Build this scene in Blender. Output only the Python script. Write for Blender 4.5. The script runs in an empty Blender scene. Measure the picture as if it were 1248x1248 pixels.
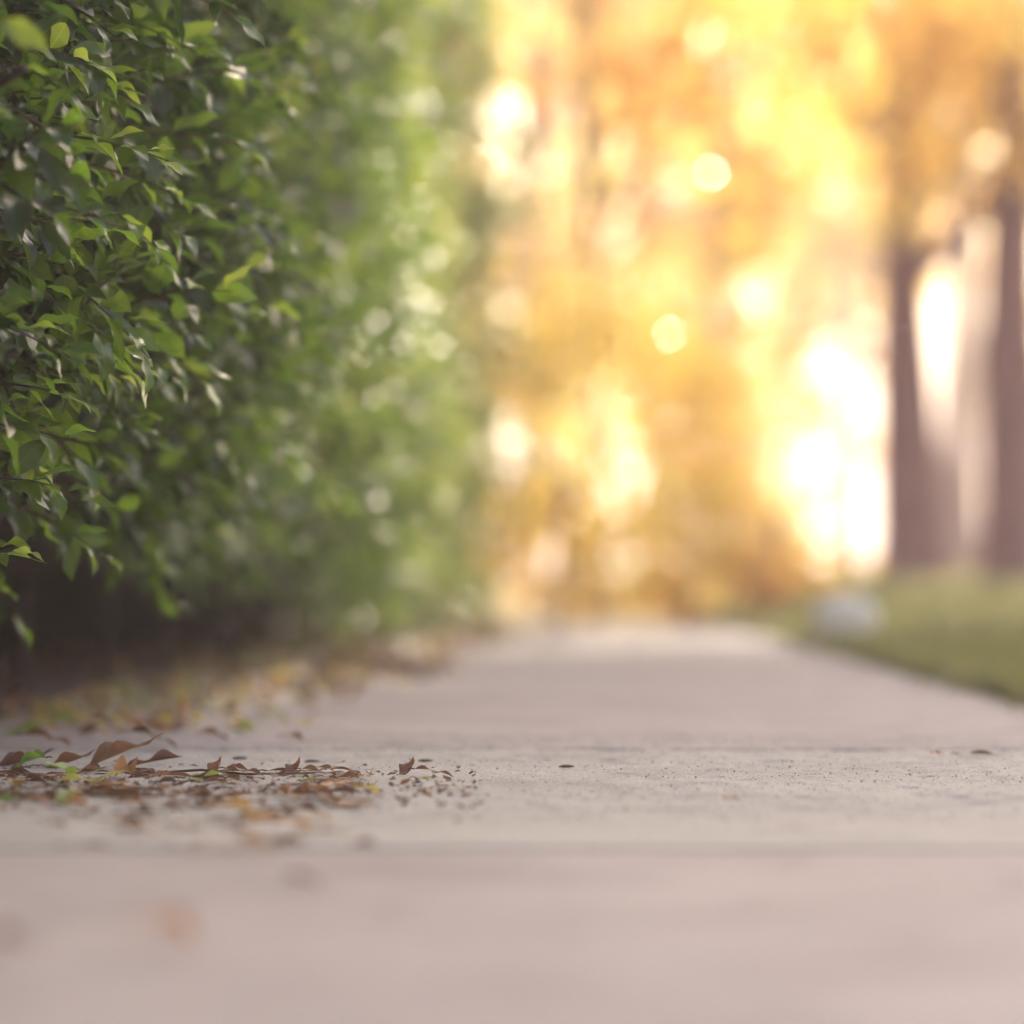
import bpy, math, random
import numpy as np

R = math.radians
random.seed(7)
rng = np.random.default_rng(11)
scene = bpy.context.scene
col = scene.collection

# ------------------------------------------------------------------ camera
CAM_H, FPX, HOR = 0.219, 4420.0, 690.0
cam_d = bpy.data.cameras.new("camera")
cam = bpy.data.objects.new("camera", cam_d)
col.objects.link(cam)
cam.location = (0, 0, CAM_H)
cam.rotation_euler = (R(90) + math.atan((HOR - 624) / FPX), 0, 0)
cam_d.sensor_width = 36
cam_d.lens = FPX / 1248 * 36
cam_d.clip_start = 0.05
cam_d.clip_end = 2000
cam_d.dof.use_dof = True
cam_d.dof.focus_distance = 3.80
cam_d.dof.aperture_fstop = 2.35
scene.camera = cam

# ------------------------------------------------------------------ sky, sun, exposure
SUN_EL, SUN_AZ = 30.0, 10.0            # azimuth measured from +Y towards +X
w = bpy.data.worlds.new("World")
scene.world = w
w.use_nodes = True
nt = w.node_tree
bg = nt.nodes["Background"]
sky = nt.nodes.new("ShaderNodeTexSky")
sky.sky_type = 'NISHITA'
sky.sun_disc = False
sky.sun_elevation = R(SUN_EL)
sky.sun_rotation = R(SUN_AZ)
sky.air_density = 1.2
sky.dust_density = 5.0
sky.ozone_density = 0.6
bg.inputs[1].default_value = 0.15
nt.links.new(sky.outputs[0], bg.inputs[0])

sun_d = bpy.data.lights.new("sun", 'SUN')
sun_d.energy = 3.8
sun_d.angle = R(0.6)
sun_d.color = (1.0, 0.86, 0.68)
sun = bpy.data.objects.new("sun", sun_d)
col.objects.link(sun)
sun.rotation_euler = (R(-(90 - SUN_EL)), 0, R(-SUN_AZ))

scene.view_settings.view_transform = 'Standard'
scene.view_settings.look = 'None'
scene.view_settings.exposure = 1.68
scene.view_settings.gamma = 1
scene.cycles.use_denoising = True
scene.cycles.max_bounces = 10
scene.cycles.transmission_bounces = 6
scene.cycles.diffuse_bounces = 5
scene.cycles.sample_clamp_indirect = 6
scene.cycles.caustics_reflective = False
scene.cycles.caustics_refractive = False


# ------------------------------------------------------------------ helpers
def P(px, py, d):
    return ((px - 624) / FPX * d, d, CAM_H + (HOR - py) / FPX * d)


def ground_at(px, py):
    d = CAM_H * FPX / (py - HOR)
    return ((px - 624) / FPX * d, d)


def tag(o, label=None, cat=None, group=None, kind=None):
    if label: o['label'] = label
    if cat: o['category'] = cat
    if group: o['group'] = group
    if kind: o['kind'] = kind
    return o


def empty(name, loc=(0, 0, 0)):
    o = bpy.data.objects.new(name, None)
    o.location = loc
    o.empty_display_size = 0.05
    col.objects.link(o)
    return o


def mesh_obj(name, V, F, mats, parent=None, uv=None, tint=None, midx=None, smooth=True):
    """V (n,3); F (m,k) int array with a fixed k, or a list of arrays."""
    me = bpy.data.meshes.new(name)
    V = np.asarray(V, dtype=np.float32)
    Fs = F if isinstance(F, list) and isinstance(F[0], np.ndarray) else [F]
    Fs = [np.asarray(f, dtype=np.int32) for f in Fs if len(f)]
    loops = np.concatenate([f.ravel() for f in Fs])
    tot = np.concatenate([np.full(len(f), f.shape[1], dtype=np.int32) for f in Fs])
    start = np.concatenate([[0], np.cumsum(tot)[:-1]]).astype(np.int32)
    me.vertices.add(len(V)); me.vertices.foreach_set('co', V.ravel())
    me.loops.add(len(loops)); me.loops.foreach_set('vertex_index', loops)
    me.polygons.add(len(tot)); me.polygons.foreach_set('loop_start', start)
    me.polygons.foreach_set('loop_total', tot)
    if midx is not None:
        me.polygons.foreach_set('material_index', np.asarray(midx, dtype=np.int32))
    me.update(calc_edges=True)
    if uv is not None:
        l = me.uv_layers.new(name='UVMap')
        l.data.foreach_set('uv', np.asarray(uv, dtype=np.float32)[loops].ravel())
    if tint is not None:
        a = me.attributes.new('tint', 'FLOAT', 'POINT')
        a.data.foreach_set('value', np.asarray(tint, dtype=np.float32))
    if smooth:
        me.polygons.foreach_set('use_smooth', np.ones(len(tot), dtype=bool))
    for m in (mats if isinstance(mats, (list, tuple)) else [mats]):
        me.materials.append(m)
    o = bpy.data.objects.new(name, me)
    col.objects.link(o)
    if parent is not None:
        o.parent = parent
    return o


class Acc:
    """collects pieces of one mesh"""
    def __init__(self):
        self.V, self.F, self.U, self.T, self.n = [], {}, [], [], 0

    def add(self, V, F, U=None, T=None):
        V = np.asarray(V, float)
        F = np.asarray(F)
        self.F.setdefault(F.shape[1], []).append(F + self.n)
        self.V.append(V)
        self.U.append(np.zeros((len(V), 2)) if U is None else U)
        self.T.append(np.zeros(len(V)) if T is None else np.broadcast_to(T, (len(V),)))
        self.n += len(V)

    def build(self, name, mats, parent=None, offset=(0, 0, 0), smooth=True):
        V = np.concatenate(self.V) - np.asarray(offset)
        return mesh_obj(name, V, [np.concatenate(f) for f in self.F.values()], mats, parent,
                        np.concatenate(self.U), np.concatenate(self.T), smooth=smooth)


def tube(acc, pts, rad, sides=8, rough=0.0):
    pts = np.asarray(pts, float)
    n = len(pts)
    rad = np.broadcast_to(rad, (n,)).astype(float)
    tan = np.gradient(pts, axis=0)
    tan /= np.linalg.norm(tan, axis=1)[:, None] + 1e-9
    ref = np.array([0.13, 0.97, 0.21]) if abs(tan[0][1]) < .8 else np.array([1., 0, 0])
    a = np.cross(tan, ref); a /= np.linalg.norm(a, axis=1)[:, None] + 1e-9
    b = np.cross(tan, a)
    th = np.linspace(0, 2 * np.pi, sides, endpoint=False)
    rr = rad[:, None] * (1 + rough * rng.normal(size=(n, sides)))
    V = pts[:, None] + rr[..., None] * (np.cos(th)[None, :, None] * a[:, None] + np.sin(th)[None, :, None] * b[:, None])
    i = np.arange(n - 1)[:, None] * sides
    j = np.arange(sides)[None]
    k = (j + 1) % sides
    F = np.stack([i + j, i + k, i + sides + k, i + sides + j], -1).reshape(-1, 4)
    U = np.stack(np.broadcast_arrays(th[None] / 6.283, np.linspace(0, 1, n)[:, None]), -1).reshape(-1, 2)
    acc.add(V.reshape(-1, 3), F, U)
    # close the tip
    c = np.concatenate([V[-1], pts[-1:]])
    acc.add(c, np.array([[q, (q + 1) % sides, sides] for q in range(sides)]))


def leaf_template(nl, nw, width=0.42, fold=0.35, bend=0.3, wave=0.0, twist=0.0, tip=1.0, seed=0):
    """leaf of length 1 along +Y, midrib at x=0, face up +Z"""
    r = np.random.default_rng(seed)
    t = np.linspace(0, 1, nl + 1)
    prof = np.sin(np.pi * np.clip(t, 0, 1) ** 0.86) ** 0.85
    prof *= 1 - 0.35 * tip * np.clip((t - .72) / .28, 0, 1)
    prof[0] = 0.03; prof[-1] = 0.008
    s = np.linspace(-1, 1, nw + 1)
    ph = r.uniform(0, 6.28)
    X = prof[:, None] * s[None] * width * .5
    ang = bend * t ** 1.3 * 2
    dy = np.cos(ang); dz = -np.sin(ang)
    y = np.concatenate([[0], np.cumsum((dy[1:] + dy[:-1]) / 2 / nl)])
    z = np.concatenate([[0], np.cumsum((dz[1:] + dz[:-1]) / 2 / nl)])
    lift = np.abs(X) * math.sin(fold)
    wv = wave * np.sin(t * 9 + ph)[:, None] * s[None] ** 2 * prof[:, None] * .1
    Xc = X * math.cos(fold)
    Zl = lift + wv
    tw = twist * t[:, None]
    Xr = Xc * np.cos(tw) - Zl * np.sin(tw)
    Zr = Xc * np.sin(tw) + Zl * np.cos(tw)
    V = np.stack([Xr, y[:, None] + Zr * np.sin(ang)[:, None], z[:, None] + Zr * np.cos(ang)[:, None]], -1).reshape(-1, 3)
    i = np.arange(nl)[:, None] * (nw + 1)
    j = np.arange(nw)[None]
    F = np.stack([i + j, i + j + 1, i + nw + 2 + j, i + nw + 1 + j], -1).reshape(-1, 4)
    U = np.stack(np.broadcast_arrays(s[None] * .5 + .5, t[:, None]), -1).reshape(-1, 2)
    return V, F, U


def norm(v):
    return v / (np.linalg.norm(v, axis=-1, keepdims=True) + 1e-9)


def scatter(acc, temps, pos, direc, up, size, tint):
    """a leaf for every row of pos"""
    pos, direc, up = map(np.asarray, (pos, direc, up))
    Y = norm(direc)
    X = norm(np.cross(Y, up))
    Z = np.cross(X, Y)
    M = np.stack([X, Y, Z], -1)
    which = rng.integers(0, len(temps), len(pos))
    for k, (V, F, U) in enumerate(temps):
        s = np.where(which == k)[0]
        if not len(s): continue
        W = np.einsum('nij,vj->nvi', M[s], V) * size[s, None, None] + pos[s, None]
        n, v = len(s), len(V)
        FF = (F[None] + (np.arange(n) * v)[:, None, None]).reshape(-1, F.shape[1])
        acc.add(W.reshape(-1, 3), FF, np.tile(U, (n, 1)), np.repeat(tint[s], v))


def vnoise(x, y, seed=0):
    """smooth value noise in 2D, -1..1"""
    r = np.random.default_rng(seed).uniform(-1, 1, (64, 64))
    xi = np.floor(x).astype(int); yi = np.floor(y).astype(int)
    fx = x - xi; fy = y - yi
    fx = fx * fx * (3 - 2 * fx); fy = fy * fy * (3 - 2 * fy)
    g = lambda a, b: r[a % 64, b % 64]
    return (g(xi, yi) * (1 - fx) * (1 - fy) + g(xi + 1, yi) * fx * (1 - fy)
            + g(xi, yi + 1) * (1 - fx) * fy + g(xi + 1, yi + 1) * fx * fy)


# ------------------------------------------------------------------ materials
def new_mat(name):
    m = bpy.data.materials.new(name)
    m.use_nodes = True
    n = m.node_tree.nodes
    return m, n, m.node_tree.links, n["Principled BSDF"], n["Material Output"]


def ramp(n, stops):
    r = n.new("ShaderNodeValToRGB")
    e = r.color_ramp.elements
    while len(e) < len(stops): e.new(.5)
    for el, (p, c) in zip(e, stops):
        el.position = p; el.color = (*c, 1)
    return r


def leaf_mat(name, tops, thru, gloss=0.32, trans=0.45, spec=0.5, veins=True):
    m, n, l, b, out = new_mat(name)
    at = n.new("ShaderNodeAttribute"); at.attribute_name = 'tint'
    r1 = ramp(n, tops); r2 = ramp(n, thru)
    l.new(at.outputs['Fac'], r1.inputs[0]); l.new(at.outputs['Fac'], r2.inputs[0])
    uv = n.new("ShaderNodeUVMap"); uv.uv_map = 'UVMap'
    sep = n.new("ShaderNodeSeparateXYZ"); l.new(uv.outputs[0], sep.inputs[0])
    m1 = n.new("ShaderNodeMath"); m1.operation = 'SUBTRACT'; m1.inputs[1].default_value = .5
    l.new(sep.outputs[0], m1.inputs[0])
    m2 = n.new("ShaderNodeMath"); m2.operation = 'ABSOLUTE'; l.new(m1.outputs[0], m2.inputs[0])
    mr = n.new("ShaderNodeMapRange"); mr.inputs[1].default_value = .02; mr.inputs[2].default_value = .06
    mr.inputs[3].default_value = 1; mr.inputs[4].default_value = 0
    l.new(m2.outputs[0], mr.inputs[0])
    mix = n.new("ShaderNodeMixRGB"); mix.blend_type = 'MIX'
    mm = n.new("ShaderNodeMath"); mm.operation = 'MULTIPLY'; mm.inputs[1].default_value = .45 if veins else 0
    l.new(mr.outputs[0], mm.inputs[0]); l.new(mm.outputs[0], mix.inputs[0])
    l.new(r1.outputs[0], mix.inputs[1]); l.new(r2.outputs[0], mix.inputs[2])
    l.new(mix.outputs[0], b.inputs['Base Color'])
    b.inputs['Roughness'].default_value = gloss
    b.inputs['Specular IOR Level'].default_value = spec
    if veins:
        wv = n.new("ShaderNodeTexWave"); wv.wave_type = 'BANDS'; wv.bands_direction = 'DIAGONAL'
        wv.inputs['Scale'].default_value = 4.5
        comb = n.new("ShaderNodeCombineXYZ")
        l.new(m2.outputs[0], comb.inputs[0]); l.new(sep.outputs[1], comb.inputs[1])
        l.new(comb.outputs[0], wv.inputs[0])
        bp = n.new("ShaderNodeBump"); bp.inputs['Strength'].default_value = .12
        bp.inputs['Distance'].default_value = .001
        l.new(wv.outputs[0], bp.inputs['Height']); l.new(bp.outputs[0], b.inputs['Normal'])
    t = n.new("ShaderNodeBsdfTranslucent"); l.new(r2.outputs[0], t.inputs[0])
    ms = n.new("ShaderNodeMixShader"); ms.inputs[0].default_value = trans
    l.new(b.outputs[0], ms.inputs[1]); l.new(t.outputs[0], ms.inputs[2])
    l.new(ms.outputs[0], out.inputs[0])
    return m


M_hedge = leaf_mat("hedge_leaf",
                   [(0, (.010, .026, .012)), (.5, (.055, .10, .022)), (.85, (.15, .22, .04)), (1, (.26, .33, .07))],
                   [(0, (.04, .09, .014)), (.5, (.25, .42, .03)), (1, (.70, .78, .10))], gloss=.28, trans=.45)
M_gold = leaf_mat("golden_leaf",
                  [(0, (.42, .20, .04)), (.5, (.60, .36, .06)), (1, (.75, .58, .12))],
                  [(0, (.88, .42, .09)), (.5, (.95, .66, .12)), (1, (.95, .85, .20))],
                  gloss=.16, trans=.6, veins=False)
M_olive = leaf_mat("olive_leaf",
                   [(0, (.10, .12, .03)), (1, (.30, .28, .06))],
                   [(0, (.45, .42, .08)), (1, (.75, .65, .12))], gloss=.4, trans=.55, veins=False)
M_grass = leaf_mat("grass_blade",
                   [(0, (.17, .15, .04)), (.5, (.27, .24, .08)), (1, (.42, .35, .15))],
                   [(0, (.16, .20, .04)), (1, (.40, .36, .10))], gloss=.5, trans=.35, veins=False)
M_dry = leaf_mat("dry_leaf",
                 [(0, (.05, .026, .028)), (.35, (.14, .065, .052)), (.6, (.36, .17, .08)), (.8, (.50, .40, .13)), (1, (.10, .20, .04))],
                 [(0, (.10, .05, .03)), (.35, (.30, .14, .06)), (.6, (.5, .28, .12)), (.8, (.7, .55, .15)), (1, (.3, .5, .06))],
                 gloss=.5, trans=.32)


def noise_mat(name, c1, c2, scale, rough=.9, bump=.3, bscale=None, bdist=.002, c3=None, detail=6, spec=.3):
    m, n, l, b, out = new_mat(name)
    g = n.new("ShaderNodeNewGeometry")
    t = n.new("ShaderNodeTexNoise"); t.inputs['Scale'].default_value = scale; t.inputs['Detail'].default_value = detail
    l.new(g.outputs['Position'], t.inputs[0])
    st = [(.35, c1), (.65, c2)] if c3 is None else [(.3, c1), (.5, c2), (.72, c3)]
    r = ramp(n, st); l.new(t.outputs[0], r.inputs[0]); l.new(r.outputs[0], b.inputs['Base Color'])
    t2 = n.new("ShaderNodeTexNoise"); t2.inputs['Scale'].default_value = bscale or scale * 6
    t2.inputs['Detail'].default_value = 8
    l.new(g.outputs['Position'], t2.inputs[0])
    bp = n.new("ShaderNodeBump"); bp.inputs['Strength'].default_value = bump; bp.inputs['Distance'].default_value = bdist
    l.new(t2.outputs[0], bp.inputs['Height']); l.new(bp.outputs[0], b.inputs['Normal'])
    b.inputs['Roughness'].default_value = rough
    b.inputs['Specular IOR Level'].default_value = spec
    return m


M_soil = noise_mat("dark_soil", (.060, .032, .044), (.12, .066, .075), 9, bdist=.01, bump=.8)
M_ground = noise_mat("leafy_ground", (.16, .13, .05), (.36, .26, .09), 2.5, bdist=.01, bump=.6)
M_lawn = noise_mat("lawn_turf", (.16, .15, .05), (.24, .22, .08), 6, bdist=.01, bump=.6)
M_bark = noise_mat("brown_bark", (.11, .026, .045), (.19, .055, .075), 12, bdist=.02, bump=.8, bscale=30)
M_twig = noise_mat("twig_bark", (.07, .045, .03), (.15, .10, .06), 60, bdist=.001)
M_stem = noise_mat("dark_stem", (.03, .018, .02), (.07, .045, .045), 40, bdist=.002)
M_stone = noise_mat("pale_stone", (.95, .78, .62), (.98, .84, .70), 18, bdist=.004)
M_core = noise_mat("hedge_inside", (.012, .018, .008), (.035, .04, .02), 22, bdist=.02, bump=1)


def concrete(name, a, b_, speck=.3):
    """one slab's cement: mottled, with sand grains, small dark pits and stains"""
    m, n, l, b, out = new_mat(name)
    g = n.new("ShaderNodeNewGeometry")
    big = n.new("ShaderNodeTexNoise"); big.inputs['Scale'].default_value = 3.2; big.inputs['Detail'].default_value = 7
    big.inputs['Roughness'].default_value = .65
    fine = n.new("ShaderNodeTexNoise"); fine.inputs['Scale'].default_value = 420; fine.inputs['Detail'].default_value = 3
    vor = n.new("ShaderNodeTexVoronoi"); vor.inputs['Scale'].default_value = 260
    pit = n.new("ShaderNodeTexVoronoi"); pit.inputs['Scale'].default_value = 38
    for t in (big, fine, vor, pit): l.new(g.outputs['Position'], t.inputs[0])
    r = ramp(n, [(.3, a), (.7, b_)]); l.new(big.outputs[0], r.inputs[0])
    rf = ramp(n, [(.35, (.55, .52, .52)), (.62, (1.12, 1.1, 1.08))]); l.new(fine.outputs[0], rf.inputs[0])
    mx = n.new("ShaderNodeMixRGB"); mx.blend_type = 'MULTIPLY'; mx.inputs[0].default_value = speck * 2
    l.new(r.outputs[0], mx.inputs[1]); l.new(rf.outputs[0], mx.inputs[2])
    rv = ramp(n, [(.05, (.62, .55, .55)), (.12, (1, 1, 1))]); l.new(pit.outputs[0], rv.inputs[0])
    mx2 = n.new("ShaderNodeMixRGB"); mx2.blend_type = 'MULTIPLY'; mx2.inputs[0].default_value = .8
    l.new(mx.outputs[0], mx2.inputs[1]); l.new(rv.outputs[0], mx2.inputs[2])
    st = n.new("ShaderNodeTexNoise"); st.inputs['Scale'].default_value = 7.5; st.inputs['Detail'].default_value = 4
    st.inputs['Distortion'].default_value = 1.2
    l.new(g.outputs['Position'], st.inputs[0])
    rs = ramp(n, [(.30, (.74, .70, .71)), (.47, (1, 1, 1)), (.72, (1.05, 1.05, 1.04))]); l.new(st.outputs[0], rs.inputs[0])
    mx3 = n.new("ShaderNodeMixRGB"); mx3.blend_type = 'MULTIPLY'; mx3.inputs[0].default_value = .75
    l.new(mx2.outputs[0], mx3.inputs[1]); l.new(rs.outputs[0], mx3.inputs[2])
    l.new(mx3.outputs[0], b.inputs['Base Color'])
    add = n.new("ShaderNodeMath"); add.operation = 'ADD'
    l.new(vor.outputs[0], add.inputs[0]); l.new(fine.outputs[0], add.inputs[1])
    bp = n.new("ShaderNodeBump"); bp.inputs['Strength'].default_value = .55; bp.inputs['Distance'].default_value = .0012
    l.new(add.outputs[0], bp.inputs['Height']); l.new(bp.outputs[0], b.inputs['Normal'])
    b.inputs['Roughness'].default_value = .85
    b.inputs['Specular IOR Level'].default_value = .35
    return m


M_slab_pink = concrete("concrete_rosy", (.315, .26, .255), (.41, .345, .33))
M_slab_grey = concrete("concrete_grey", (.335, .302, .28), (.435, .388, .358))

# ------------------------------------------------------------------ setting: ground, path, lawn
S = 400
g = mesh_obj("ground", [(-S, -40, -.03), (S, -40, -.03), (S, S * 2, -.03), (-S, S * 2, -.03)], [[0, 1, 2, 3]], M_ground, smooth=False)
tag(g, kind='structure')

# concrete path: graded grid, finest where the lens is focused
PX0, PX1, PY0, PY1 = -.74, .80, -3.0, 13.2
joints = [1.30, 2.80, 4.34, 5.85, 7.4, 8.9, 10.4, 11.9]


def grad_axis(lo, hi, fine_lo, fine_hi, fine, coarse, extra=()):
    a = list(np.arange(lo, fine_lo, coarse)) + list(np.arange(fine_lo, fine_hi, fine)) + list(np.arange(fine_hi, hi, coarse)) + [hi]
    for e in extra: a += [e - .010, e - .006, e + .006, e + .010]
    a = np.unique(np.round(a, 4))
    keep = [a[0]]
    for v in a[1:]:
        if v - keep[-1] > .0015: keep.append(v)
    return np.array(keep)


ys = grad_axis(PY0, PY1, 3.15, 4.75, .0055, .08, joints)
xs = grad_axis(PX0, PX1, PX0, PX1, .0065, .1)
Xg, Yg = np.meshgrid(xs, ys)
amp = np.clip((Yg - 2.9) / .5, 0, 1) * np.clip((5.1 - Yg) / .5, 0, 1)
Zg = amp * (.0009 * vnoise(Xg * 90, Yg * 90, 1) + .0011 * vnoise(Xg * 35, Yg * 35, 2)
            + .0006 * rng.uniform(-1, 1, Xg.shape)) + .0015 * vnoise(Xg * 4, Yg * 4, 3)
pits = vnoise(Xg * 28, Yg * 28, 5)
Zg -= amp * .004 * np.clip(pits - .62, 0, 1) * 3
for j in joints:
    Zg[np.abs(Yg - j) < .0075] = -.014
nx, ny = len(xs), len(ys)
i = np.arange(ny - 1)[:, None] * nx; j = np.arange(nx - 1)[None]
F = np.stack([i + j, i + j + 1, i + nx + j + 1, i + nx + j], -1).reshape(-1, 4)
V = np.stack([Xg, Yg, Zg], -1).reshape(-1, 3)
ymid = np.repeat((ys[:-1] + ys[1:]) / 2, nx - 1)
midx = ((ymid > 2.80) & (ymid < 4.34)).astype(int)
# skirt down to the ground on both long sides and the far end
skirt_V, skirt_F = [], []
n0 = len(V)
for edge in (np.arange(ny) * nx, np.arange(ny) * nx + nx - 1, (ny - 1) * nx + np.arange(nx)):
    e = V[edge].copy(); e[:, 2] = -.06
    b0 = n0 + sum(len(q) for q in skirt_V)
    skirt_V.append(e)
    k = np.arange(len(edge) - 1)
    skirt_F.append(np.stack([edge[k], edge[k + 1], b0 + k + 1, b0 + k], -1))
V = np.concatenate([V] + skirt_V); F2 = np.concatenate(skirt_F)
path = mesh_obj("concrete_path", V, np.concatenate([F, F2]), [M_slab_pink, M_slab_grey],
                midx=np.concatenate([midx, np.zeros(len(F2), int)]))
tag(path, kind='structure')


def sheet(name, x0, x1, y0, y1, z, step, mat, amp=.01, seed=0):
    xs = np.arange(x0, x1 + step, step); ys = np.arange(y0, y1 + step, step)
    X, Y = np.meshgrid(xs, ys)
    Z = z + amp * vnoise(X * 5, Y * 5, seed) + amp * .5 * vnoise(X * 17, Y * 17, seed + 1)
    nx, ny = len(xs), len(ys)
    i = np.arange(ny - 1)[:, None] * nx; j = np.arange(nx - 1)[None]
    F = np.stack([i + j, i + j + 1, i + nx + j + 1, i + nx + j], -1).reshape(-1, 4)
    o = mesh_obj(name, np.stack([X, Y, Z], -1).reshape(-1, 3), F, mat)
    tag(o, kind='structure')
    return o


sheet("soil", -2.6, -.745, -3, 13.6, .006, .04, M_soil, .006, 20)
lawn = sheet("lawn", .81, 16, -3, 62, .0, .1, M_lawn, .006, 24)
lco = np.empty(len(lawn.data.vertices) * 3, np.float32); lawn.data.vertices.foreach_get('co', lco); lco = lco.reshape(-1, 3)
_t = np.clip((lco[:, 0] - .81) / .6, 0, 1)
lco[:, 2] += .022 + .145 * _t * _t * (3 - 2 * _t) * np.clip((lco[:, 1] - 6) / 13, 0, 1)
lawn.data.vertices.foreach_set('co', lco.ravel()); lawn.data.update()


def lawn_z(x, y):
    t = np.clip((np.asarray(x, float) - .81) / .6, 0, 1)
    up = np.clip((np.asarray(y, float) - 6) / 13, 0, 1)
    return .022 + .145 * t * t * (3 - 2 * t) * up


# ------------------------------------------------------------------ hedge
def face_x(y):
    return -.40 + .0385 * (y - 3.8)


def base_z(y):
    return np.interp(y, [2.4, 4, 6, 7.5, 9, 10, 13], [.27, .275, .24, .18, .10, .05, .0])


def bulge(y, z):
    return .09 * vnoise(y * 3.1, z * 3.3, 30) + .055 * vnoise(y * 8, z * 8, 31) + .06 * vnoise(y * 1.1, z * 1.2, 32)


hedge = empty("hedge", (-.75, 7.5, 0))
tag(hedge, "tall dense green hedge of small glossy leaves along the left side of the path", "hedge")
HO = (-.75, 7.5, 0)
HT_HI = [leaf_template(12, 4, .45 + .04 * (q % 3), .16 + .11 * (q % 3), .12 + .13 * (q % 4), .6, .3 * (q % 3 - 1), seed=q) for q in range(9)]
HT_LO = [leaf_template(4, 2, .44, .3, .15 + .12 * q, 0, .2 * (q - 1), seed=q) for q in range(3)]
stems = Acc()


def shoots(acc, temps, base, direc, length, nleaf, size, young=.0, stem=True, shift=None):
    """leafy shoots: alternate leaves along curved stems"""
    N = len(base)
    direc = norm(direc)
    allp, alld, allu, alls, allt = [], [], [], [], []
    side0 = norm(np.cross(direc, rng.normal(size=(N, 3))))
    for q in range(N):
        n = int(nleaf[q])
        t = (np.arange(n) + .5) / n
        d = direc[q]
        droop = np.array([0, 0, -1.]) * length[q] * .25
        p = base[q] + d * length[q] * t[:, None] + droop * (t ** 2)[:, None]
        u = side0[q]; v = np.cross(d, u)
        ang = np.arange(n) * 2.4 + rng.uniform(0, 6)
        out = np.cos(ang)[:, None] * u + np.sin(ang)[:, None] * v
        spread = (1.0 - .55 * t)[:, None]
        ld = norm(d * (.55 + .6 * t)[:, None] + out * spread + rng.normal(size=(n, 3)) * .22 + np.array([0, 0, -.28]))
        up = norm(np.array([0.15, 0, 1.]) + rng.normal(size=(n, 3)) * .38 + d * .2)
        allp.append(p + out * .004); alld.append(ld); allu.append(up)
        sz = size[q] * rng.uniform(.7, 1.15, n) * (1 - .35 * t ** 3)
        alls.append(sz)
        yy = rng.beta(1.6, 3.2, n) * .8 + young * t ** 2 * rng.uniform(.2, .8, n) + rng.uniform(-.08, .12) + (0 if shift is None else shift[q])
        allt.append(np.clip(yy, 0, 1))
        if stem:
            tt = np.linspace(0, 1, 5)
            tube(stems, base[q] + d * length[q] * tt[:, None] + droop * (tt ** 2)[:, None], np.linspace(.0022, .0008, 5), 4)
    scatter(acc, temps, np.concatenate(allp), np.concatenate(alld), np.concatenate(allu), np.concatenate(alls), np.concatenate(allt))


def hedge_zone(acc, temps, y0, y1, z1, dens, size, depth=.0, stem=False, zmin=None):
    area = (y1 - y0) * z1
    N = int(area * dens)
    y = rng.uniform(y0, y1, N); z = rng.uniform(0, z1, N)
    zb = base_z(y)
    z = zb + z * (z1 - zb) / z1
    if zmin is not None:
        k = z > zmin(y); y, z = y[k], z[k]
    N = len(y)
    # the lower edge curls back a little
    back = .10 * np.exp(-((z - base_z(y)) / .07))
    x = face_x(y) + bulge(y, z) - .13 - back - depth - rng.uniform(0, .10, N)
    base = np.stack([x, y, z + .02], -1)
    d = np.stack([np.full(N, 1.), rng.normal(size=N) * .55 - .25, rng.normal(size=N) * .55 + .15], -1)
    L = rng.uniform(.09, .19, N)
    shoots(acc, temps, base, d, L, rng.integers(6, 11, N), rng.uniform(.85, 1.15, N) * size,
           young=.5, stem=stem, shift=np.interp(y, [4, 6, 8, 13], [-.14, .06, .28, .38]) + .22 * vnoise(y * 1.7, z * 1.9, 40))  # far leaves tinted brighter, near ones darker, painting in sun and shade


fol = Acc()
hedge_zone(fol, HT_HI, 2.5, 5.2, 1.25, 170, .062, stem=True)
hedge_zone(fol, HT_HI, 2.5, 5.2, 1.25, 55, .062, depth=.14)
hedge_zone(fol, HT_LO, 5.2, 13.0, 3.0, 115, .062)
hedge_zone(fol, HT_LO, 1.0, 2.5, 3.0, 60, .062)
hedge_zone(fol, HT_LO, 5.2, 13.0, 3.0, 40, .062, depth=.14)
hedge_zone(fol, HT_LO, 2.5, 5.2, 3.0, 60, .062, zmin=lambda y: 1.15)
# the hedge's far end and its top
for _ in range(1):
    N = 900
    x = rng.uniform(-1.1, 0, N) + face_x(13.0); z = rng.uniform(.0, 3.0, N)
    shoots(fol, HT_LO, np.stack([x, 12.85 + rng.uniform(0, .1, N), z], -1),
           np.stack([rng.normal(size=N) * .4, np.ones(N), rng.normal(size=N) * .4], -1),
           rng.uniform(.1, .2, N), rng.integers(5, 9, N), np.full(N, .056), stem=False)
    N = 1500
    y = rng.uniform(1, 13, N); x = face_x(y) - .1 - rng.uniform(0, 1, N)
    shoots(fol, HT_LO, np.stack([x, y, 2.95 + rng.uniform(0, .1, N)], -1),
           np.stack([rng.normal(size=N) * .4, rng.normal(size=N) * .4, np.ones(N)], -1),
           rng.uniform(.1, .22, N), rng.integers(5, 9, N), np.full(N, .056), stem=False)
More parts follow.
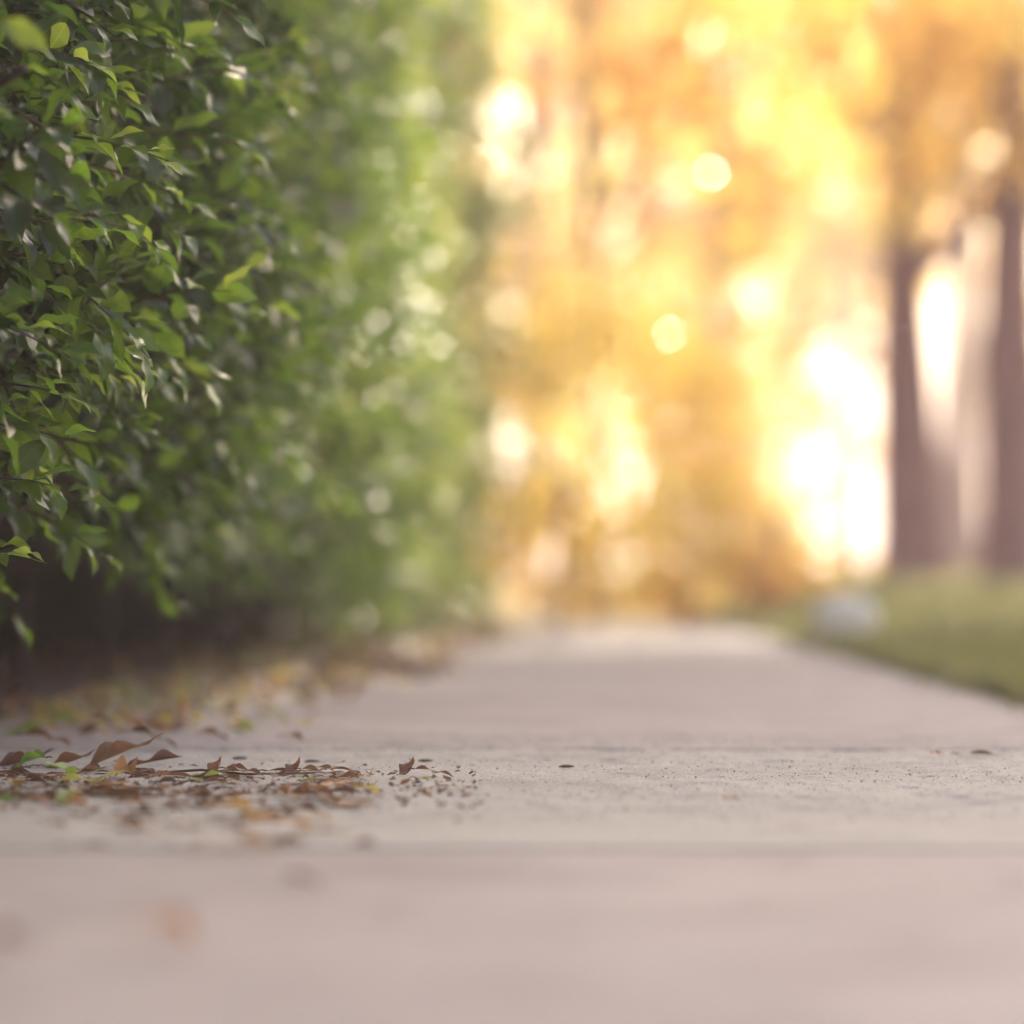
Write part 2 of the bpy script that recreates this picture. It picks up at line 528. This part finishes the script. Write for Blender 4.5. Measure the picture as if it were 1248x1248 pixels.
# longer young shoots that stick out of the face where the lens is focused
hero = [((30, 165), (205, 150), 3.80, 11), ((20, 60), (105, 50), 3.78, 9), ((-20, 330), (95, 265), 3.8, 9),
        ((-40, 470), (80, 450), 3.82, 9), ((-50, 590), (62, 560), 3.76, 10), ((-60, 700), (20, 640), 3.78, 8),
        ((60, 420), (150, 440), 4.05, 8), ((30, 620), (140, 660), 4.15, 8), ((120, 440), (200, 450), 4.5, 8),
        ((-20, 230), (70, 215), 3.72, 9), ((-60, 380), (40, 390), 3.85, 9)]
for (a, b, d, n) in hero:
    A = np.array(P(*a, d + .03)); B = np.array(P(*b, d))
    shoots(fol, HT_HI, A[None], (B - A)[None], np.array([np.linalg.norm(B - A)]), [n], np.array([.056]), young=.95)
N = 150
z = rng.uniform(.1, 2.9, N)
shoots(fol, HT_LO, np.stack([face_x(12.8) - rng.uniform(.0, .25, N), np.full(N, 12.8), z], -1),
       np.stack([np.full(N, .8), rng.normal(size=N) * .5, rng.normal(size=N) * .5 + .3], -1), rng.uniform(.15, .38, N), rng.integers(7, 13, N), np.full(N, .058), young=.6)
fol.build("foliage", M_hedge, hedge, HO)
# woody stems standing in the soil under the hedge
for k, y in enumerate(np.arange(2.9, 13.2, .62)):
    a = Acc()
    x0 = face_x(y) - .42 + rng.uniform(-.07, .07)
    pts = [(x0 + .03 * math.sin(3 * t + k), y + .04 * math.cos(4 * t + k), -.03 + t * 1.5) for t in np.linspace(0, 1, 7)]
    tube(a, pts, np.linspace(.011, .007, 7), 8, .08)
    for q in range(4):
        s = np.array(pts[1 + q % 3]); e = s + np.array([rng.uniform(.1, .32), rng.uniform(-.25, .25), rng.uniform(.15, .4)])
        tube(a, [s, (s + e) / 2 + [0, 0, .03], e], [.009, .006, .004], 6)
    a.build("stem", M_stem, hedge, HO)
stems.build("twigs", M_twig, hedge, HO)
# dense inner growth
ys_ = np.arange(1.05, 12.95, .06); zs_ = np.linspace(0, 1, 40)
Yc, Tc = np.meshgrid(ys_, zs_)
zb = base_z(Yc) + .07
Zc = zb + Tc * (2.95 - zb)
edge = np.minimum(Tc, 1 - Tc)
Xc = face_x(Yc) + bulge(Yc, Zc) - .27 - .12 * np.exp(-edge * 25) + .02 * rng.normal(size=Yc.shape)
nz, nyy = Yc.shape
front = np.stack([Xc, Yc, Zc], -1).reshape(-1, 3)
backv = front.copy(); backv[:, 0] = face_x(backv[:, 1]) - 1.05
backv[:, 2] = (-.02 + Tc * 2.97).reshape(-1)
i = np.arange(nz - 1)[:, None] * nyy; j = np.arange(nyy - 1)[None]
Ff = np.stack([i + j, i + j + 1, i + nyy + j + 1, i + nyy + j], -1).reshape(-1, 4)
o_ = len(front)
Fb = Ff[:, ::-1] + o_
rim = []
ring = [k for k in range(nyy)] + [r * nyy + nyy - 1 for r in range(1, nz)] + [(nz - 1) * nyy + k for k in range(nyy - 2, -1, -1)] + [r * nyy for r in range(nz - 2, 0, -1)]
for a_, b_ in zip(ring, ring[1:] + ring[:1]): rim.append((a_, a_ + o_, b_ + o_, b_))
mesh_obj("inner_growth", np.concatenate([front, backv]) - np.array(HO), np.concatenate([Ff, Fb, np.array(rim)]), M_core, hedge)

# ------------------------------------------------------------------ trees
GT = [leaf_template(2, 2, .62, .3, .1 + .25 * q, 0, 0, seed=q) for q in range(3)]


def tree(name, label, cat, x, y, h, r, ells, n, leaf=.10, mat=None, voids=(), lean=0, group=None, tint=(2, 2), limbs=7, clump=.14):
    global rng
    rng = np.random.default_rng(sum(ord(c) * (k + 1) for k, c in enumerate(label)))
    """ells: crown lobes (cx, cy, cz, rx, ry, rz) relative to the base; voids: gaps in the crown (x, y, z, r) in the same space"""
    root = empty(name, (x, y, float(lawn_z(x, y)) - .02 if x > .8 else 0))
    tag(root, label, cat, group)
    t = Acc()
    zz = np.linspace(-.05, h, 10)
    wob = [(lean * z / h + .03 * math.sin(z * 1.7 + x), .03 * math.cos(z * 1.3 + y), z) for z in zz]
    tube(t, wob, r * np.interp(zz, [-.05, .12, .5, h], [1.35, 1.12, 1, .45]), 14, .03)
    t.build("trunk", M_bark, root)
    lb = Acc()
    for e in ells:
        for q in range(limbs):
            s = np.array(wob[min(9, 5 + q % 5)])
            tgt = np.array(e[:3]) + rng.normal(size=3) * np.array(e[3:]) * .45
            mid = (s + tgt) / 2 + rng.normal(size=3) * .08
            tube(lb, [s, mid, tgt], [r * .35, r * .2, r * .06], 6)
    lb.build("limbs", M_bark, root)
    vol = np.array([e[3] * e[4] * e[5] for e in ells]); share = vol / vol.sum()
    acc = Acc()
    P_, T_ = [], []
    for e, sh in zip(ells, share):
        m = int(n * sh)
        nc = max(6, m // 80)
        c = rng.normal(size=(nc, 3)); c = norm(c) * (rng.uniform(0.05, 1, nc) ** .38)[:, None]
        c = c * np.array(e[3:]) + np.array(e[:3])
        k = rng.integers(0, nc, m)
        ct = rng.beta(*tint, nc)
        P_.append(c[k] + rng.normal(size=(m, 3)) * clump)
        T_.append(np.clip(ct[k] + rng.normal(size=m) * .12, 0, 1))
    p = np.concatenate(P_); tt = np.concatenate(T_)
    keep = p[:, 2] > .02
    for v in voids:
        rr = np.linalg.norm((p - np.array(v[:3])) * np.array([1, .35, 1]), axis=1)
        keep &= rr > v[3]
    p, tt = p[keep], tt[keep]
    m = len(p)
    d = rng.normal(size=(m, 3)) + np.array([0, 0, -.6])
    up = rng.normal(size=(m, 3)) + np.array([0, 0, .6])
    scatter(acc, GT, p, d, up, leaf * rng.uniform(.7, 1.2, m), tt)
    acc.build("crown", mat or M_gold, root)
    return root


def rel(px, py, d, x, y):
    q = P(px, py, d)
    return (q[0] - x, q[1] - y, q[2])


# golden shrubs closing the path's far end
def gx(px, d): return (px - 624) / FPX * d


tree("golden_shrub", "bright yellow low shrub at the far end of the path beside the hedge", "shrub",
     gx(680, 14.2), 14.2, .7, .02, [(0, 0, .36, .40, .3, .38), (0, .2, .95, .36, .3, .4)], 1250, .085, limbs=3, clump=.12, tint=(5, 2))
tree("golden_shrub", "orange yellow low shrub in the middle of the path's far end", "shrub",
     gx(830, 14.8), 14.8, .6, .02, [(0, 0, .33, .42, .3, .36), (-.05, .2, .85, .36, .3, .35)], 1150, .085, limbs=3, clump=.12, tint=(3, 2))
tree("golden_shrub", "pale yellow low shrub at the far end of the path beside the lawn", "shrub",
     gx(935, 14.4), 14.4, .4, .02, [(0, 0, .2, .22, .3, .22)], 500, .08, limbs=3, clump=.09, tint=(3, 2))
# golden trees above and behind them
x_, y_ = gx(720, 16.5), 16.5
tree("golden_tree", "slender golden autumn tree straight behind the far end of the path", "tree", x_, y_, 2.8, .03,
     [(-.1, 0, 2.7, .75, .35, .55), (.2, .1, 3.5, .8, .5, .6), (.78, 0, 2.6, .5, .35, .55), (.7, 0, 2.0, .35, .3, .3)], 2400, .11,
     voids=[rel(*q, x_, y_) + (s,) for q, s in [((630, 165, 16.5), .17), ((695, 300, 16.5), .16), ((680, 25, 16.5), .22), ((825, 270, 16.5), .15), ((820, 550, 16.5), .14), ((630, 655, 16.5), .18)]])
x_, y_ = gx(880, 22), 22.0
tree("golden_tree", "wide amber tree behind the path's end between hedge and brown trunks", "tree", x_, y_, 3.9, .055,
     [(0, 0, 1.5, .65, .5, .9), (.1, 0, 2.7, .8, .5, .8), (-.1, 0, 4.0, 1.1, .6, .9)], 4300, .12, tint=(2.2, 2.0),
     voids=[rel(*q, x_, y_) + (s,) for q, s in [((880, 90, 22), .26), ((820, 270, 22), .18), ((885, 550, 22), .16), ((1020, 290, 22), .24), ((820, 550, 22), .16), ((860, 720, 22), .2), ((695, 300, 22), .18)]])
x_, y_ = gx(1108, 18), 18.0
tree("brown_trunk_tree", "golden tree with thick dark trunk on the lawn nearest the path", "tree", x_, y_, 2.6, .155,
     [(-.1, -.4, 2.45, .8, .4, .6), (.4, -.3, 2.9, .9, .4, .7)], 1500, .11, tint=(4, 2),
     voids=[rel(*q, x_, y_) + (s,) for q, s in [((1165, 195, 18), .15), ((1030, 290, 18), .20), ((1060, 40, 18), .17), ((1200, 330, 18), .24)]])
x_, y_ = gx(1240, 17.5), 17.5
tree("brown_trunk_tree", "golden tree with thick dark trunk at the right edge of the lawn", "tree", x_, y_, 2.6, .17,
     [(.1, -.4, 2.5, .8, .4, .65)], 850, .11, tint=(4, 2),
     voids=[rel(*q, x_, y_) + (s,) for q, s in [((1220, 310, 17.5), .22), ((1165, 195, 17.5), .15)]])
x_, y_ = gx(1172, 27), 27.0
tree("brown_trunk_tree", "farther paler tree trunk seen between the two dark trunks", "tree", x_, y_, 4.0, .15,
     [(0, 0, 4.0, 1.4, .7, 1.3)], 2000, .14, tint=(2, 2))
# more autumn trees farther off
far = [(650, 25, 1.0, "pale gold tree just behind the slender golden tree, nearest the hedge"),
       (790, 27, 1.1, "pale gold tree half hidden by the wide amber tree"),
       (640, 34, 1.5, "golden far tree just right of the hedge's far end"),
       (800, 40, 1.7, "amber far tree behind the slender golden tree"),
       (965, 46, 2.0, "amber far tree left of the white gap by the dark trunk"),
       (1040, 38, 1.2, "golden far tree whose crown hangs over the white gap"),
       (1290, 52, 2.2, "golden far tree at the right edge beyond the lawn trees")]
for px, d, s, lab in far:
    hi = 1.5 if px == 1040 else 0
    tree("autumn_tree", lab, "tree", gx(px, d), d, 4.6, .09 if d > 30 else .05,
         [(0, 0, 1.7 + .8 * hi, s * .85, .8, 1.5 if not hi else .9), (0, 0, 4.2, s, 1.2, 1.9), (.3, 0, 6.6, s * .9, 1.2, 1.5)], 4000 if d > 30 else 2000, .18 if d > 30 else .14,
         tint=(2.6, 2.0), group="autumn trees beyond the lawn", clump=.17)

# added tree, unseen: its crown above the frame keeps the near path in shade
tx, ty = 3.3, 15.2
lob = []
for z in (3.75, 4.6, 5.4, 6.2, 7.0, 7.8, 8.6, 9.4):
    L_ = -.15 + math.tan(R(SUN_AZ)) / math.tan(R(SUN_EL)) * z - float(np.interp(z, [3.75, 5.4, 6.2, 9.4], [.12, .30, .80, .95]))
    lob.append((L_ + .95 - tx, rng.uniform(-.1, .2), z, 1.0, .8, .85))
    lob.append((L_ + 2.3 - tx, rng.uniform(-.1, .3), z, 1.1, .9, .8))
tree("added_shade_tree", "big leafy tree right of the lawn whose crown overhangs the path", "tree", tx, ty, 7.5, .17, lob, 62000, .12, mat=M_olive, tint=(1.5, 3), limbs=3)

# pale block lying on the lawn
a = Acc()
bx_, by_ = gx(1030, 9.7), 9.7
nb, ns = 14, 9
th = np.linspace(0, 2 * np.pi, nb, endpoint=False)
lev = np.linspace(-.5, 1, ns)
Vb = []
for q in lev:
    f = max(.02, (1 - abs(q) ** 5)) ** .5 if q > 0 else 1
    for t_ in th:
        c_, s_ = math.cos(t_), math.sin(t_)
        Vb.append((.085 * f * np.sign(c_) * abs(c_) ** .6, .05 * f * np.sign(s_) * abs(s_) ** .6, .030 + .085 * q))
Vb = np.array(Vb) * (1 + .04 * rng.normal(size=(len(Vb), 1)))
i = np.arange(ns - 1)[:, None] * nb; j = np.arange(nb)[None]; k = (j + 1) % nb
a.add(Vb, np.stack([i + j, i + k, i + nb + k, i + nb + j], -1).reshape(-1, 4))
top = np.arange(nb)[None] + (ns - 1) * nb
a.F.setdefault(nb, []).append(top)
st = a.build("stone_block", M_stone)
st.location = (bx_, by_, float(lawn_z(bx_, by_)))
tag(st, "small pale stone block lying on the lawn beside the path", "stone")

# ------------------------------------------------------------------ grass
rng = np.random.default_rng(99)
N = 90000
gy = 1.0 + 24 * rng.uniform(0, 1, N) ** 1.3
gxx = .80 + rng.uniform(0, 1, N) ** 1.3 * np.maximum(1.6, gy * .3)
gxx -= (rng.uniform(0, 1, N) < .12) * (gxx < 1.0) * rng.uniform(0, .07, N) * (1 + vnoise(gy * 3, gy * 0, 50))
acc = Acc()
bl = [leaf_template(2, 1, .10, 0, .2 + .3 * q, seed=q) for q in range(3)]
dd = np.stack([rng.normal(size=N) * .5, rng.normal(size=N) * .5, np.ones(N)], -1)
scatter(acc, bl, np.stack([gxx, gy, np.where(gxx < .81, .0, lawn_z(gxx, gy) - .005)], -1), dd, rng.normal(size=(N, 3)), rng.uniform(.025, .06, N), rng.beta(1.5, 2, N))
gr = acc.build("grass", M_grass)
tag(gr, "short olive green grass growing on the lawn right of the path", "grass", kind='stuff')

# ------------------------------------------------------------------ fallen leaves
def fallen(px, py, L, tint, yaw, label, group=None, name="fallen_leaf", width=.42, fold=.3, bend=.3, wave=1.0, twist=.2, pitch=0, roll=0, tip=1, cat="leaf", seed=None, pos=None, zmax=None):
    V, F, U = leaf_template(12, 6, width, fold, bend, wave, twist, tip, seed=seed if seed is not None else int(abs(px) * 7 + py))
    V = V - V.mean(0)
    V = V * L * 1.25
    def rot(V, ax, a):
        c, s = math.cos(a), math.sin(a)
        M = {0: [[1, 0, 0], [0, c, -s], [0, s, c]], 1: [[c, 0, s], [0, 1, 0], [-s, 0, c]], 2: [[c, -s, 0], [s, c, 0], [0, 0, 1]]}[ax]
        return V @ np.array(M).T
    V = rot(V, 1, roll); V = rot(V, 0, pitch); V = rot(V, 2, yaw)
    if zmax and np.ptp(V[:, 2]) > zmax: V[:, 2] *= zmax / np.ptp(V[:, 2])
    V[:, 2] -= V[:, 2].min() - .0012
    x, y = pos if pos else ground_at(px, py)
    a = Acc(); a.add(V, F, U, tint)
    # leaf stalk
    b0 = V[3].copy()
    dirv = norm(V[3] - V[3 + 14])
    e = b0 + dirv * L * .22; e[2] = max(e[2], .0015)
    tube(a, [b0, (b0 + e) / 2 + [0, 0, .001], e], [.0009, .0008, .0006], 5)
    a.T[-1] = np.full(len(a.T[-1]), .3); a.T[-2] = np.full(len(a.T[-2]), .3)
    o = a.build(name, M_dry)
    o.location = (x, y, 0)
    tag(o, label, cat, group)
    return o


D = math.pi / 180
H_ = [
    # px, py, L, tint, yaw, label, kwargs
    (152, 950, .046, .55, 20 * D, "orange brown curled fallen leaf standing up in the middle of the drift", dict(fold=1.0, bend=.35, roll=.2, pitch=.2, width=.55)),
    (150, 938, .085, .42, -62 * D, "long brown dry leaf tilted up behind the orange curled leaf", dict(fold=.35, bend=-.05, pitch=.32, width=.36)),
    (188, 936, .050, .36, -80 * D, "narrow rolled brown leaf pointing right beside the tilted brown leaf", dict(fold=1.2, bend=.05, pitch=.22, width=.3)),
    (188, 914, .052, .05, -75 * D, "dark arched dry leaf lying alone behind the drift", dict(fold=.2, bend=.4, width=.36, twist=0)),
    (35, 944, .034, 1.0, 70 * D, "dark green fresh leaf lying against the left drift", dict(fold=.5, bend=.5, width=.6)),
    (76, 956, .036, .97, -50 * D, "bright green curled leaf at the left end of the yellow leaf", dict(fold=.5, bend=.55, width=.5, roll=.3)),
    (112, 957, .056, .84, -85 * D, "long yellow green leaf lying flat in front of the orange leaf", dict(fold=.15, bend=-.15, width=.3)),
    (18, 961, .018, .80, 40 * D, "small tan oval leaf tilted on edge at far left", dict(fold=.3, bend=.2, width=.65, pitch=.5)),
    (10, 982, .022, 1.0, 80 * D, "small green leaf at the left edge of the photo", dict(width=.6)),
    (82, 984, .022, .93, 10 * D, "small yellow green leaf in front of the brown drift", dict(width=.7, pitch=.8)),
    (30, 934, .060, .28, -60 * D, "dark reddish dry leaf with raised tip at the left end of the drift", dict(fold=.6, bend=-.28, width=.34)),
    (84, 936, .055, .30, -100 * D, "dark reddish dry leaf with a hooked tip beside the green leaf", dict(fold=.5, bend=-.35, width=.3)),
    (60, 912, .050, .25, -70 * D, "blurred brown leaf lying behind the left end of the drift", dict(fold=.4, bend=.3)),
    (262, 946, .026, .40, -40 * D, "brown leaf with an upright point, leftmost of the three pointed ones", dict(fold=.7, bend=-.9, width=.7)),
    (358, 946, .026, .40, -48 * D, "brown leaf with an upright point, middle of the three pointed ones", dict(fold=.7, bend=-.9, width=.7)),
    (497, 946, .026, .36, -44 * D, "brown leaf with an upright point, rightmost of the three pointed ones", dict(fold=.7, bend=-.9, width=.7)),
    (300, 948, .034, .25, -90 * D, "flat dark brown leaf beside the leftmost pointed leaf", dict(fold=.3, bend=.25, width=.3)),
    (392, 949, .034, .25, -88 * D, "flat dark brown leaf beside the middle pointed leaf", dict(fold=.3, bend=.25, width=.3)),
    (530, 949, .034, .22, -92 * D, "flat dark brown leaf beside the rightmost pointed leaf", dict(fold=.3, bend=.25, width=.3)),
    (252, 952, .036, .93, -82 * D, "thin pale green leaf lying under the leftmost pointed leaf", dict(width=.24, fold=.2, bend=-.2)),
    (372, 954, .016, .95, -70 * D, "tiny green leaf tip under the middle pointed leaf", dict(width=.4)),
    (516, 954, .012, .95, -70 * D, "tiny green leaf tip under the rightmost pointed leaf", dict(width=.4)),
    (340, 1018, .050, .62, -75 * D, "blurred orange tan leaf lying in front of the drift", dict(fold=.4, bend=.4, pitch=.2)),
    (290, 1002, .045, .66, -70 * D, "blurred yellow tan leaf left of the orange tan one", dict(fold=.3, bend=.3)),
    (300, 1042, .046, .55, -84 * D, "blurred brown leaf lying across the slab joint", dict(fold=.2, bend=.2)),
    (163, 1012, .018, .10, -60 * D, "small dark blurred leaf alone in front of the drift", dict(width=.7, fold=.5)),
    (98, 992, .030, .50, -80 * D, "blurred brown leaf just below the small yellow green leaf", dict(width=.6, fold=.4)),
    (205, 1160, .034, .58, -80 * D, "large very blurred orange brown leaf nearest the camera", dict(width=.6, fold=.6, bend=.5)),
    (14, 1160, .026, .18, -80 * D, "very blurred dark leaf at the left edge near the camera", dict(width=.6, fold=.4)),
    (370, 1082, .020, .22, -60 * D, "very blurred small dark leaf just before the slab joint", dict(width=.6, fold=.4)),
    (1197, 922, .044, .18, -90 * D, "flat dark brown leaf alone on the path near the lawn", dict(width=.35, fold=.5, bend=.1, zmax=.007)),
    (1143, 922, .012, .60, -70 * D, "tiny tan leaf beside the lone dark leaf near lawn", dict(width=.6, fold=.3)),
    (897, 976, .016, .55, -70 * D, "small tan leaf flat on the path's right half", dict(width=.4, fold=.1, bend=.05)),
    (448, 972, .024, .80, -60 * D, "dull olive leaf at the right end of the front drift", dict(width=.5, fold=.4, bend=.4)),
    (262, 903, .030, .30, -70 * D, "soft brown leaf behind the gap left of the second one", dict(width=.5, fold=.5)),
    (358, 905, .026, .28, -70 * D, "soft brown leaf lying alone behind the middle pointed leaf", dict(width=.5, fold=.5)),
]
for px, py, L, t, yaw, lab, kw in H_:
    fallen(px, py, L, t, yaw, lab, group="fallen leaves on the concrete", **kw)

# the thin drift of brown leaf pieces in front
DRIFT = {.1: "nearly black dry leaf ", .25: "dark reddish brown dry leaf ", .35: "brown dry leaf ", .5: "light brown dry leaf ", .6: "orange tan dry leaf "}
ROWS = ("in the crowded front row of the drift", "in the thin sharp row at the back of the drift",
        "in the crowded middle of the drift", "blurred and loose between drift and slab joint")
for k in range(100):
    u = rng.uniform(0, 1)
    px = 10 + 440 * u ** .9
    py = (rng.normal(973, 7), rng.normal(948, 5), rng.normal(968, 6), rng.normal(1005, 16))[k % 4]
    tn = float(rng.choice([.1, .25, .25, .35, .35, .5, .6]))
    fallen(px, py, rng.uniform(.018, .036), tn, rng.uniform(-120, -50) * D,
           DRIFT[tn] + ROWS[k % 4], group="fallen leaves of the drift",
           width=rng.uniform(.3, .6), fold=rng.uniform(.2, .9), bend=rng.uniform(-.5, .7), twist=rng.uniform(-.6, .6), pitch=rng.uniform(-.1, .15), tip=rng.uniform(0, 1), seed=k, zmax=rng.uniform(.003, .010))
# long narrow rolled leaves lying flat in the drift
for k in range(26):
    px = rng.uniform(0, 430); py = rng.normal(970, 7) if k % 2 else rng.normal(948, 4)
    fallen(px, py, rng.uniform(.035, .06), float(rng.choice([.05, .15, .2, .3])), rng.uniform(-108, -72) * D,
           "long narrow rolled dark leaf lying flat in the " + ("front part of the drift" if k % 2 else "sharp back row of the drift"),
           group="fallen leaves of the drift", width=rng.uniform(.14, .24), fold=1.0, bend=rng.uniform(-.2, .3), twist=.5, seed=200 + k, zmax=rng.uniform(.003, .008))
# small dark seeds dropped on the slab
for px, py, lab_ in [(292, 926, "dark seed pod on the concrete just behind the leftmost pointed leaf"), (380, 930, "dark seed pod on the concrete behind the middle pointed leaf"),
                     (518, 929, "dark seed pod on the concrete behind the rightmost pointed leaf"), (690, 936, "dark seed pod alone on bare concrete near the photo's centre")]:
    x, y = ground_at(px, py)
    a = Acc(); tube(a, [(-.008, 0, .0018), (-.003, 0, .0022), (.004, .002, .0022), (.009, .003, .0018)], [.0006, .0018, .0016, .0005], 8)
    o = a.build("seed_pod", M_twig); o.location = (x, y, 0)
    tag(o, lab_, "seed pod", "seed pods on the concrete")
# twigs
for k, (p0, p1, p2, lab) in enumerate([((0, 974), (150, 978), (215, 972), "thin dark twig lying along the front of the drift"),
                                       ((190, 945), (300, 950), (390, 944), "thin crooked dark twig right of the orange leaf")]):
    q = [np.array((*ground_at(*p), .003 + .003 * (m == 1))) for m, p in enumerate((p0, p1, p2))]
    a = Acc(); tube(a, [q[0], (q[0] + q[1]) / 2 + [0, 0.01, .003], q[1], (q[1] + q[2]) / 2 - [0, .012, 0], q[2]], [.0013, .0014, .0011, .0009, .0006], 6)
    o = a.build("twig", M_twig, offset=q[1] * [1, 1, 0]); o.location = (q[1][0], q[1][1], 0)
    tag(o, lab, "twig")

# leaf litter nobody could count
acc = Acc()
LT = [leaf_template(3, 2, .45, .3, b, 1, seed=4) for b in (-.3, .2, .6)]
pos, tnt, siz = [], [], []
for _ in range(1100):                       # strip of pavement at the hedge's foot
    y = rng.uniform(4.7, 12); x = rng.triangular(-.78, -.62, -.22)
    pos.append((x, y, .004 + rng.uniform(0, .008))); tnt.append(rng.choice([.35, .6, .82, .78, .95, .5])); siz.append(rng.uniform(.025, .05))
for _ in range(620):                      # crumbs around the drift
    px = 620 * rng.uniform(0, 1) ** 1.2 - 20; py = rng.normal(962, 13)
    x, y = ground_at(px, max(915, py)); pos.append((x, y, .002)); tnt.append(rng.choice([.05, .1, .2, .3, .3, .5])); siz.append(rng.uniform(.004, .016))
for _ in range(500):                       # soil under the hedge
    pos.append((rng.uniform(-1.3, -.75), rng.uniform(3.5, 12), .014)); tnt.append(rng.choice([.3, .5, .6, .6])); siz.append(rng.uniform(.03, .06))
for _ in range(650):                       # verge of litter along the farther foot of the hedge
    y = rng.uniform(6.2, 12.4); x = face_x(y) + rng.triangular(-.25, -.05, .16)
    pos.append((x, y, .004 + rng.uniform(0, .01))); tnt.append(rng.choice([.1, .25, .35, .35, .5, .8])); siz.append(rng.uniform(.03, .06))
pos = np.array(pos); n = len(pos)
yaw = rng.uniform(0, 6.28, n)
scatter(acc, LT, pos, np.stack([np.cos(yaw), np.sin(yaw), rng.uniform(-.1, .35, n)], -1), np.array([0, 0, 1.]) + rng.normal(size=(n, 3)) * .3, np.array(siz), np.array(tnt))
lt = acc.build("leaf_litter", M_dry)
tag(lt, "scattered leaf crumbs and litter along the foot of the hedge", "leaf litter", kind='stuff')

# grit on the slab in the focused band
N = 9000
gy = rng.uniform(3.1, 4.7, N); gx_ = rng.uniform(-.68, .76, N)
s = np.minimum(rng.exponential(.00028, N) + .0003, .0013)
oc = np.array([(1, 0, 0), (-1, 0, 0), (0, 1, 0), (0, -1, 0), (0, 0, 1), (0, 0, -1)], float)
of = np.array([(0, 2, 4), (2, 1, 4), (1, 3, 4), (3, 0, 4), (2, 0, 5), (1, 2, 5), (3, 1, 5), (0, 3, 5)])
VV = oc[None] * s[:, None, None] * rng.uniform(.6, 1.3, (N, 6, 1)) + np.stack([gx_, gy, s * .5 + .0006], -1)[:, None]
FF = (of[None] + (np.arange(N) * 6)[:, None, None]).reshape(-1, 3)
M_grit = noise_mat("sand_grit", (.30, .26, .24), (.70, .62, .56), 300, rough=.5, bump=.1)
gt = mesh_obj("grit", VV.reshape(-1, 3), FF, M_grit, smooth=False)
tag(gt, "loose sand grains on the concrete path", "grit", kind='stuff')

# ------------------------------------------------------------------ air
mh = bpy.data.materials.new("haze"); mh.use_nodes = True
n_ = mh.node_tree.nodes; n_.remove(n_["Principled BSDF"])
pv = n_.new("ShaderNodeVolumePrincipled")
pv.inputs['Color'].default_value = (1, .88, .84, 1)
pv.inputs['Density'].default_value = .009
pv.inputs['Anisotropy'].default_value = .45
mh.node_tree.links.new(pv.outputs[0], n_["Material Output"].inputs['Volume'])
X0, X1, Y0, Y1, Z0, Z1 = -402, 402, -42, 802, -1.1, 13
hv = [(x, y, z) for z in (Z0, Z1) for y in (Y0, Y1) for x in (X0, X1)]
hz = mesh_obj("haze", hv, [[0, 2, 3, 1], [4, 5, 7, 6], [0, 1, 5, 4], [2, 6, 7, 3], [0, 4, 6, 2], [1, 3, 7, 5]], mh, smooth=False)
tag(hz, kind='stuff')
scene.cycles.volume_bounces = 0
